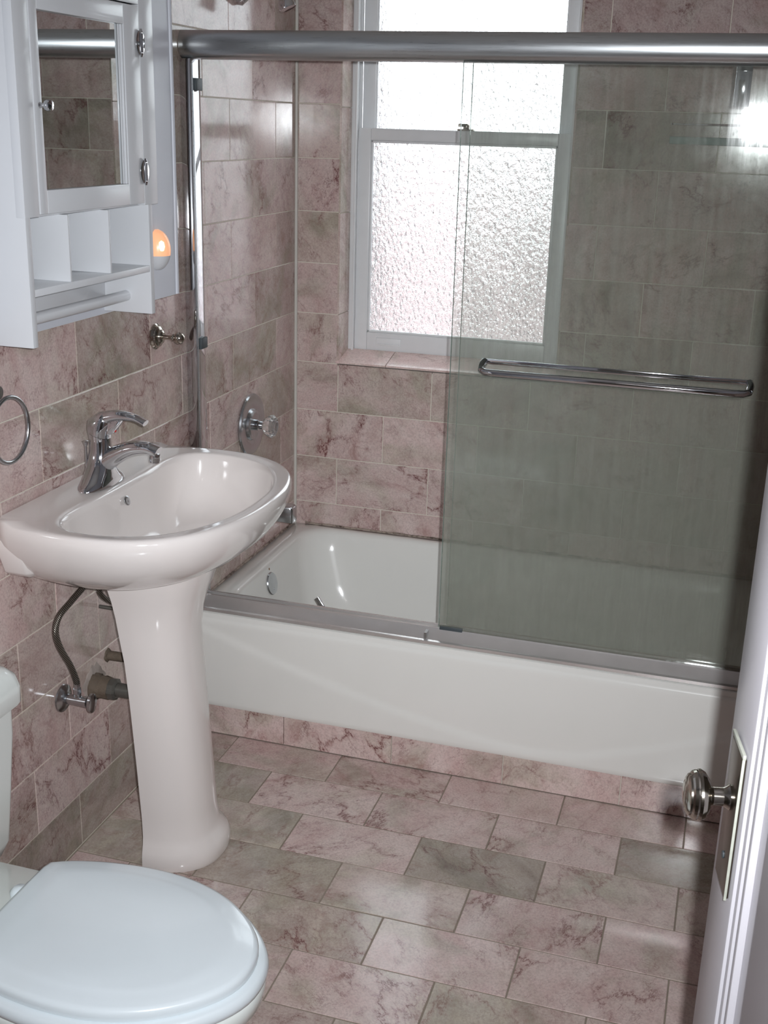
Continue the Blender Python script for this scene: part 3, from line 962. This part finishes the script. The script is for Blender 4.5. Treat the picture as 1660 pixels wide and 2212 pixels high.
# ------------------------------------------------------------------ night light, hook, towel ring
nl = empty('night_light', (0, -.918, 1.33)); tag(nl, 'small glowing amber night light plugged in beside the white cabinet', 'night light')
def dome(z0, z1, shrink=1.0):
    rs = []
    for i in range(13):
        t = i / 12; z = z0 + (z1 - z0) * t
        u = (z) / .048
        r = math.sqrt(max(.0005, 1 - u * u)) * shrink
        rs.append([(.004 + .034 * r * math.sin(a), .030 * r * math.cos(a), z) for a in [math.pi * k / 14 for k in range(15)]])
    return rs
m = MB(); m.rings(dome(-.012, .047), closed=True); m.build('shade', 'amber', nl, 60)
m = MB(); m.rings(dome(-.046, -.012), closed=True); m.build('base', 'cabinet', nl, 60)
MB().lathe([(0, 0), (.006, .003), (.008, .012), (.006, .022), (0, .026)], (.026, -.017, -.002), (0, 0, 1), 16, False).build('bulb', 'bulb', nl, 60)

hk = empty('robe_hook', (0, -.932, 1.128)); tag(hk, 'warm nickel robe hook with a stepped rosette and ball end, below the painted wall', 'hook')
MB().lathe([(0, 0), (.030, 0), (.031, .004), (.027, .008), (.025, .008), (.024, .012), (.019, .015), (.017, .0155), (.015, .020), (.010, .023), (0, .023)], (0, 0, 0), (1, 0, 0), 40, False).build('rosette', 'nickel', hk, 25)
MB().lathe([(0, .02), (.0065, .022), (.0055, .034), (.006, .042), (.0085, .048), (.0075, .051), (.0125, .056), (.0145, .063), (.0125, .071), (.006, .076), (0, .077)], (0, 0, 0), (1, 0, 0), 28, False).build('peg', 'nickel', hk, 40)

tr_ = empty('towel_ring', (0, -1.625, 1.14)); tag(tr_, 'round chrome towel ring on the tiles under the left end of the cabinet', 'towel ring')
MB().lathe([(0, 0), (.026, 0), (.025, .007), (.014, .013), (.010, .05), (.012, .056), (0, .057)], (0, -.02, 0), (1, 0, 0), 32, False).build('mount', 'satin', tr_, 30)
rc = (.050, .012, -.078)
MB().tube([(rc[0], rc[1] + .060 * math.cos(a), rc[2] + .062 * math.sin(a)) for a in [2 * math.pi * i / 48 for i in range(49)]], .0042, 12, False).build('ring', 'satin', tr_, 60)

# ------------------------------------------------------------------ pedestal sink
SY, SZ = -1.300, .874
sk = empty('pedestal_sink', (.2, SY, 0)); tag(sk, 'warm white porcelain pedestal sink with a single lever faucet', 'sink')
so = Vector((-.2, -SY, 0))
half = [(.004, .318), (.05, .330), (.12, .341), (.20, .343), (.28, .330), (.345, .295), (.398, .236), (.430, .164), (.446, .085), (.451, 0)]
full = half + [(x, -y) for x, y in reversed(half[:-1])]
body = catmull([(x, y, 0) for x, y in full], 5)
outl = [(p.x, p.y) for p in body]
C0 = (.215, 0.0)
N = 128
ro = radial(outl, C0, N)
ihalf = [(.104, .10), (.100, .19), (.108, .250), (.140, .292), (.190, .304), (.25, .296), (.312, .268), (.362, .212), (.395, .140), (.411, .07), (.415, 0)]
ifull = [(.1045, 0)] + ihalf
ifull = ifull + [(x, -y) for x, y in reversed(ihalf[:-1])]
inn = [(p.x, p.y) for p in catmull([(x, y, 0) for x, y in ifull], 5, True)]
ri = radial(inn, C0, N)
def deckz(x):
    return .008 * (1 - smoothstep(.022, .050, x))
def ring_o(sx, sy, z, deck=False):
    r = []
    for d, dx, dy in ro:
        x = C0[0] + d * dx; y = d * dy
        X = max(.002, x * sx if sx <= 1 else x)
        r.append((X, SY + y * sy, z + (deckz(X) if deck else 0)))
    return r
def ring_mid(t, z):
    r = []
    for (a, dx, dy), (b, _, _) in zip(ro, ri):
        d = a * (1 - t) + b * t
        X = max(.002, C0[0] + d * dx)
        r.append((X, SY + d * dy, z + deckz(X)))
    return r
def ring_i(sc, z, cx=.245):
    r = []
    for d, dx, dy in ri:
        x = C0[0] + d * dx; y = d * dy
        r.append((cx + (x - cx) * sc, SY + y * sc, z))
    return r
rings = [ring_o(.44, .34, .682), ring_o(.50, .42, .690), ring_o(.60, .53, .704), ring_o(.70, .65, .722), ring_o(.79, .75, .740),
         ring_o(.86, .84, .760), ring_o(.92, .905, .782), ring_o(.96, .95, .806), ring_o(.985, .98, .828), ring_o(.997, .995, .845),
         ring_o(1, 1, .856), ring_o(.999, .998, .864, True), ring_o(.994, .993, .870, True), ring_o(.986, .986, .8735, True),
         ring_mid(.30, SZ + .0005), ring_mid(.55, SZ - .001), ring_mid(.80, SZ - .0018), ring_mid(.94, SZ - .0024), ring_mid(1.0, SZ - .0055),
         ring_i(.985, .856), ring_i(.97, .840), ring_i(.945, .815), ring_i(.905, .788), ring_i(.84, .764), ring_i(.74, .746), ring_i(.60, .733),
         ring_i(.42, .724), ring_i(.22, .719), ring_i(.07, .717)]
MB().rings(rings).build('basin', 'sink', sk, 80, loc=so)
# thicker back corners of the underside that bolt to the wall
for s_ in (-1, 1):
    rs = []
    for z, yo, xo in ((.842, .318, .085), (.80, .312, .080), (.765, .298, .075), (.752, .280, .068)):
        rs.append([(.002, SY + s_ * (yo - .14), z), (xo, SY + s_ * (yo - .14), z), (xo * .98, SY + s_ * (yo - .03), z), (xo * .7, SY + s_ * yo, z), (.002, SY + s_ * yo, z)])
    MB().rings(rs).build('wall_flange', 'sink', sk, 60, .004, loc=so)
ovh = MB().lathe([(0, 0), (.0105, 0), (.0105, .002), (.0085, .0028), (0, .0016)], (.1135, SY - .002, .838), (1, 0, .35), 24, False).build('overflow_hole', 'satin', sk, 40, loc=so)
MB().lathe([(0, 0), (.026, 0), (.025, .003), (.012, .004), (0, .003)], (.245, SY, .7175), (0, 0, 1), 28, False).build('drain', 'chrome', sk, 40, loc=so)
# pedestal column: open at the back
def ped_ring(z, xb, xf, w, n=28, p=2.3):
    """half oval from the back edge (xb, -w) round the front xf to (xb, +w), then back inside"""
    r = []
    for i in range(n + 1):
        a = -math.pi / 2 + math.pi * i / n
        ca, sa = math.cos(a), math.sin(a)
        r.append((xb + (xf - xb) * (abs(ca) ** (2 / p)), SY + w * math.copysign(abs(sa) ** (2 / p), sa), z))
    for i in range(n, -1, -1):
        a = -math.pi / 2 + math.pi * i / n
        ca, sa = math.cos(a), math.sin(a)
        r.append((xb + (xf - .013 - xb) * (abs(ca) ** (2 / p)), SY + (w - .013) * math.copysign(abs(sa) ** (2 / p), sa), z))
    return r
PR = [(.0005, .180, .326, .120), (.010, .180, .330, .122), (.030, .180, .330, .122), (.045, .179, .324, .118), (.058, .177, .312, .110), (.075, .175, .304, .104),
      (.12, .173, .299, .102), (.25, .165, .291, .101), (.40, .155, .280, .101), (.50, .147, .273, .102), (.56, .139, .271, .105), (.61, .136, .278, .112), (.65, .134, .290, .122), (.68, .132, .302, .132), (.71, .132, .312, .140)]
MB().rings([ped_ring(z, a, b, w) for z, a, b, w in PR]).build('pedestal', 'sink', sk, 60, loc=so)

# faucet (moves with its sink: a part of its own top-level thing on the deck)
fc = empty('faucet', (.058, SY - .01, SZ)); tag(fc, 'chrome single lever faucet standing on the sink deck', 'faucet')
def ell(cx, cy, z, rx, ry, n=28, tilt=0):
    return [(cx + rx * math.cos(a), cy + ry * math.sin(a), z + tilt * rx * math.cos(a)) for a in [2 * math.pi * i / n for i in range(n)]]
MB().rings([ell(0, 0, .000, .034, .080), ell(0, 0, .006, .0340, .078), ell(0, 0, .014, .032, .066), ell(0, 0, .026, .030, .050), ell(0, .002, .040, .028, .037),
            ell(0, .003, .056, .0265, .029), ell(0, .004, .075, .0235, .0245), ell(.0, .004, .096, .023, .0235), ell(-.001, .004, .108, .0235, .0245, tilt=-.35)]).build('body', 'chrome', fc, 60)
MB().tube(catmull([(.004, .003, .040), (.035, .003, .064), (.075, .003, .084), (.112, .003, .089), (.138, .003, .082)], 5), [(.023 - .011 * min(1, i / 17), .026 - .010 * i / 20) for i in range(21)], 20).build('spout', 'chrome', fc, 60)
MB().lathe([(0, 0), (.0105, 0), (.0120, .006), (.0110, .016), (0, .018)], (.129, .003, .060), (.05, 0, 1), 20, False).build('aerator', 'chrome', fc, 40)
lvr = MB().rings([ell(-.001, .004, .1095, .0250, .0260, tilt=-.35), ell(.0, .004, .120, .0260, .0265, tilt=-.30), ell(.004, .004, .137, .0265, .0250, tilt=-.1), ell(.010, .004, .150, .021, .0190, tilt=.1), ell(.014, .004, .157, .012, .011), ell(.015, .004, .1585, .004, .004)]).build('lever_cap', 'chrome', fc, 60)
MB().tube(catmull([(.002, .004, .134), (.022, .004, .146), (.052, .004, .153), (.085, .004, .151), (.110, .004, .142)], 5), [(.019 - .0125 * min(1, i / 16), .020 - .008 * i / 20) for i in range(21)], 18).build('lever', 'chrome', fc, 60)
MB().prism([(.010, .106), (.034, .112), (.058, .146), (.010, .146)], 'y', -.008, .016).build('lever_neck', 'chrome', fc, 40, .004)
MB().lathe([(0, 0), (.003, 0), (.003, .0015), (0, .002)], (.038, .004, .118), (.8, 0, -.5), 12, False).build('temperature_dot', 'red', fc)
MB().tube([(-.026, -.012, .004), (-.026, -.012, .085)], .003, 10).lathe([(0, 0), (.004, .001), (.006, .008), (.0085, .010), (.003, .0125), (0, .013)], (-.026, -.012, .083), (0, 0, 1), 16, False).build('lift_rod', 'chrome', fc, 50)

# ------------------------------------------------------------------ plumbing under the sink
v1 = empty('angle_valve', (0, -1.420, .402)); tag(v1, 'chrome shutoff valve with oval handle at the end of the braided hose', 'valve')
MB().lathe([(0, 0), (.032, 0), (.031, .004), (.022, .010), (.012, .013), (0, .013)], (0, 0, 0), (1, 0, 0), 30, False).build('escutcheon', 'satin', v1, 40)
MB().tube([(.008, 0, 0), (.062, 0, 0)], [.0115, .0125], 16).tube([(.038, 0, 0), (.038, 0, .022)], .008, 14).build('valve_body', 'satin', v1, 50)
MB().rings([[(.066 + hx, ry * math.cos(a) + .0, rz * math.sin(a)) for a in [2 * math.pi * i / 24 for i in range(24)]] for hx, ry, rz in ((0, .010, .014), (.003, .017, .022), (.009, .017, .022), (.012, .011, .015))]).tube([(.058, 0, 0), (.068, 0, 0)], .005, 12).build('handle', 'satin', v1, 50)
sh1 = empty('supply_hose', (.038, -1.42, .425)); tag(sh1, 'long braided supply hose curving from under the sink down to the valve', 'hose')
hp = [(.040, -1.330, .735), (.045, -1.352, .700), (.05, -1.375, .669), (.05, -1.440, .653 - .004), (.05, -1.490, .634), (.05, -1.507, .605), (.05, -1.494, .563), (.048, -1.458, .507), (.042, -1.430, .462), (.038, -1.420, .445)]
MB().tube([(x - .038, y + 1.42, z - .425) for x, y, z in catmull(hp, 7)], .0068, 12).build('braided_tube', 'braid', sh1, 60)
MB().lathe([(.0085, 0), (.0095, .002), (.0095, .012), (.0078, .014), (.0078, .024), (.007, .026)], (0, 0, -.006), (0, 0, 1), 6).build('coupling_nut', 'satin', sh1, 20)
sh2 = empty('supply_hose', (.06, -1.33, .62)); tag(sh2, 'short braided supply hose bending behind the pedestal top', 'hose')
hp = [(.055, -1.300, .735), (.058, -1.318, .685), (.06, -1.340, .655), (.06, -1.345, .640), (.06, -1.330, .617), (.06, -1.290, .588), (.06, -1.25, .565)]
MB().tube([(x - .06, y + 1.33, z - .62) for x, y, z in catmull(hp, 6)], .0062, 12).build('braided_tube', 'braid', sh2, 60)
v2 = empty('angle_valve', (0, -1.248, .553)); tag(v2, 'small shutoff valve stub beside the top of the pedestal', 'valve')
MB().tube([(.001, 0, 0), (.05, 0, 0)], .0045, 12).build('valve_body', 'lead', v2, 50)
MB().rings([[(.05 + hx, ry * math.cos(a), rz * math.sin(a)) for a in [2 * math.pi * i / 20 for i in range(20)]] for hx, ry, rz in ((0, .004, .003), (.002, .010, .004), (.006, .010, .004), (.008, .004, .003))]).build('handle', 'satin', v2, 50)
dp = empty('drain_pipe', (0, -1.292, .372)); tag(dp, 'grey drain pipe leaving a rusty cemented collar in the wall', 'pipe')
prof = [(0, 0), (.030, 0), (.031, .012), (.026, .018), (.027, .030), (.025, .046), (0, .046)]
m = MB().lathe(prof, (0, 0, 0), (1, 0, 0), 26, False)
rr = random.Random(3)
m.v = [(x, y * (1 + rr.uniform(-.09, .09)), z * (1 + rr.uniform(-.09, .09))) for x, y, z in m.v]
m.build('cement_collar', 'rust', dp, 60)
m = MB().lathe([(0, 0), (.046, 0), (.040, .0025), (0, .004)], (0, .004, .004), (1, 0, 0), 22, False)
m.v = [(x, y * (1 + rr.uniform(-.22, .22)), z * (1 + rr.uniform(-.22, .22))) for x, y, z in m.v]
m.build('plaster_patch', 'patch', dp, 60)
MB().lathe([(.019, .044), (.0255, .046), (.026, .060), (.020, .064)], (0, 0, 0), (1, 0, 0), 8).build('slip_nut', 'lead', dp, 25)
MB().tube([(.045, 0, 0), (.10, 0, 0), (.17, 0, .002)], .0165, 20).build('pipe', 'lead', dp, 60)
dp2 = empty('water_pipe', (0, -1.222, .418)); tag(dp2, 'thin brown water pipe coming out of the tiles behind the pedestal', 'pipe')
MB().tube([(.0, 0, 0), (.16, .01, 0)], .0115, 16).build('pipe', 'rust', dp2, 60)
m = MB().lathe([(0, 0), (.017, 0), (.015, .004), (0, .005)], (0, 0, 0), (1, 0, 0), 18, False)
m.v = [(x, y * (1 + rr.uniform(-.15, .15)), z * (1 + rr.uniform(-.15, .15))) for x, y, z in m.v]
m.build('plaster_patch', 'rust', dp2, 60)

# ------------------------------------------------------------------ toilet
TY = -2.118
tt = empty('toilet', (.35, TY, 0)); tag(tt, 'white toilet with the lid closed and its tank against the left wall', 'toilet')
to = Vector((-.35, -TY, 0))
def d_out(hp_, n=5):
    f = hp_ + [(x, -y) for x, y in reversed(hp_[:-1])]
    return [(p.x, p.y) for p in catmull([(x, y, 0) for x, y in f], n)]
lidh = [(.322, .070), (.324, .118), (.334, .130), (.370, .146), (.43, .161), (.50, .168), (.57, .163), (.632, .144), (.683, .114), (.722, .076), (.744, .038), (.750, 0)]
lo_ = d_out(lidh)
CL = (.53, 0)
rl = radial(lo_, CL, 96)
def lring(off_, z, sc=1.0, dz=0.0):
    r = []
    for d, dx, dy in rl:
        q = (d + off_) * sc
        r.append((CL[0] + q * dx, TY + q * dy, z + dz * (1 - (q / (d + .001)) ** 2)))
    return r
MB().rings([lring(-.010, .4125), lring(-.001, .4135), lring(0, .418), lring(0, .426), lring(-.003, .431), lring(-.009, .4335), lring(-.024, .4345), lring(-.034, .4370), lring(0, .4385, .75), lring(0, .4395, .45), lring(0, .440, .1)]).build('lid', 'lid', tt, 60, loc=to)
MB().rings([lring(-.03, .3845), lring(.008, .386), lring(.014, .391), lring(.0155, .399), lring(.013, .4075), lring(.008, .4112), lring(-.03, .412)]).build('seat', 'lid', tt, 60, loc=to)
def bring(sx, sw, z, off_=.009, x0=.53):
    r = []
    for d, dx, dy in rl:
        q = d + off_
        X = x0 + q * dx * sx
        r.append((X, TY + q * dy * sw, z))
    return r
MB().rings([bring(.52, .56, .0005, x0=.46), bring(.53, .57, .03, x0=.46), bring(.50, .52, .06, x0=.46), bring(.52, .52, .14, x0=.46), bring(.64, .62, .22, x0=.475), bring(.82, .80, .29, x0=.50), bring(.94, .93, .335, x0=.52),
            bring(1.0, .995, .355), bring(1.01, 1.01, .370), bring(1.005, 1.005, .380), bring(.985, .985, .3838)]).build('bowl', 'toilet', tt, 60, loc=to)
MB().rings([rrect(.19, .40, TY - .085, TY + .085, .03, .0005), rrect(.19, .40, TY - .09, TY + .09, .03, .20), rrect(.15, .42, TY - .13, TY + .13, .04, .33), rrect(.06, .42, TY - .150, TY + .150, .04, .372), rrect(.06, .42, TY - .152, TY + .152, .04, .386), rrect(.064, .42, TY - .146, TY + .146, .04, .391)]).build('deck', 'toilet', tt, 60, loc=to)
for s_ in (-.075, .075):
    MB().lathe([(0, 0), (.017, 0), (.017, .012), (.010, .019), (0, .020)], (.302, TY + s_, .390), (0, 0, 1), 24, False).build('hinge_cap', 'lid', tt, 50, loc=to)
MB().tube([(.318, TY - .085, .410), (.318, TY + .085, .410)], .009, 14).build('hinge_bar', 'lid', tt, 50, loc=to)
def tr(h, z, dx=0):
    return rrect(.012, .206 - dx, TY - h, TY + h, .02, z)
MB().rings([tr(.170, .372, .020), tr(.195, .378, .012), tr(.210, .40, .006), tr(.222, .50, .002), tr(.236, .60), tr(.238, .662)]).build('tank', 'toilet', tt, 60, loc=to)
MB().rings([rrect(.006, .222, TY - .243, TY + .243, .025, .659), rrect(.004, .224, TY - .245, TY + .245, .025, .663), rrect(.004, .224, TY - .245, TY + .245, .025, .692), rrect(.008, .219, TY - .240, TY + .240, .025, .712), rrect(.018, .208, TY - .230, TY + .230, .025, .724), rrect(.04, .185, TY - .21, TY + .21, .02, .729)]).build('tank_lid', 'toilet', tt, 60, loc=to)
MB().lathe([(0, 0), (.012, 0), (.012, .008), (0, .009)], (.197, TY - .17, .61), (1, 0, 0), 20, False).build('flush_button', 'chrome', tt, 50, loc=to)

# ------------------------------------------------------------------ room door, open against the right wall
DA = math.radians(11.2)
dd = empty('door_1', (1.520, -3.030, 0), DA); tag(dd, kind='structure')
LW, LH, LT = .754, 2.03, .036
F0 = 0.0                       # visible face plane (local x)
def dbox(name, x0, x1, u0, u1, z0, z1, bev=.0015, mat='door', par=None):
    return MB().box(x0, x1, u0, u1, z0, z1).build(name, mat, par or dd, 40, bev)
SW = .094
dbox('stile', F0, F0 + LT, LW - SW, LW, .012, LH, .002)
dbox('stile', F0, F0 + LT, 0, .100, .012, LH, .002)
for a, b in ((.012, .25), (.80, .93), (LH - .12, LH)):
    pass
RZ = [(.012, .240), (LH - .120, LH)]
for a, b in RZ:
    dbox('rail', F0, F0 + LT, .100, LW - SW, a, b, .001)
dbox('panel', F0 + .012, F0 + .022, .098, LW - SW + .002, .238, LH - .118, 0)
dbox('raised_field', F0 + .005, F0 + .013, .175, LW - .168, .32, LH - .20, .003)
def mould(u0, u1, x0, x1, name='moulding'):
    MB().box(x0, x1, u0, u1, .24, LH - .12).build(name, 'door', dd, 40, .0018)
mould(LW - SW - .010, LW - SW, F0 + .0035, F0 + .014)
mould(LW - SW - .020, LW - SW - .010, F0 + .0065, F0 + .014)
mould(LW - SW - .027, LW - SW - .020, F0 + .0045, F0 + .014)
mould(.100, .110, F0 + .0035, F0 + .014)
mould(.110, .120, F0 + .0065, F0 + .014)
for z0, z1 in ((.240, .250), (LH - .130, LH - .120)):
    MB().box(F0 + .0035, F0 + .014, .11, LW - SW - .01, z0, z1).build('moulding', 'door', dd, 40, .0018)
# knob set
KU, KZ = .700, .980
ep = MB().box(-.0045, .0005, KU - .026, KU + .027, .876, 1.038).build('escutcheon', 'darkplate', dd, 40, .0015)
MB().box(-.0050, -.0020, KU - .0276, KU - .0262, .875, 1.039).build('chipped_paint', 'doorbare', ep, 40, .0006)
MB().box(-.0050, -.0015, KU - .028, KU + .028, 1.0385, 1.0440).build('chipped_paint', 'doorbare', ep, 40, .0008)
MB().tube([(-.0056, KU, .912), (-.0042, KU, .912)], .004, 12).build('keyhole', 'rubber', ep)
kn = MB().lathe([(0, .0), (.0130, 0), (.0132, .003), (.0110, .006), (.0096, .009), (.0094, .019), (.0105, .0215), (.0180, .0235), (.0240, .0275), (.0266, .0320), (.0262, .0345), (.0252, .0350), (.0256, .0370), (.0244, .0400), (.0222, .0418), (.0216, .0418), (.0214, .0438), (.0182, .0460), (.0146, .0470), (.0140, .0466), (.0110, .0480), (0, .0490)], (-.004, KU, KZ), (-1, 0, 0), 48, False).build('door_knob', 'nickel', dd, 22)

# doorway trim on the near wall
tag(MB().box(.70, .72, NY - .13, NY + .012, 0, 2.09).build('door_2', 'door', bevel=.002), kind='structure')
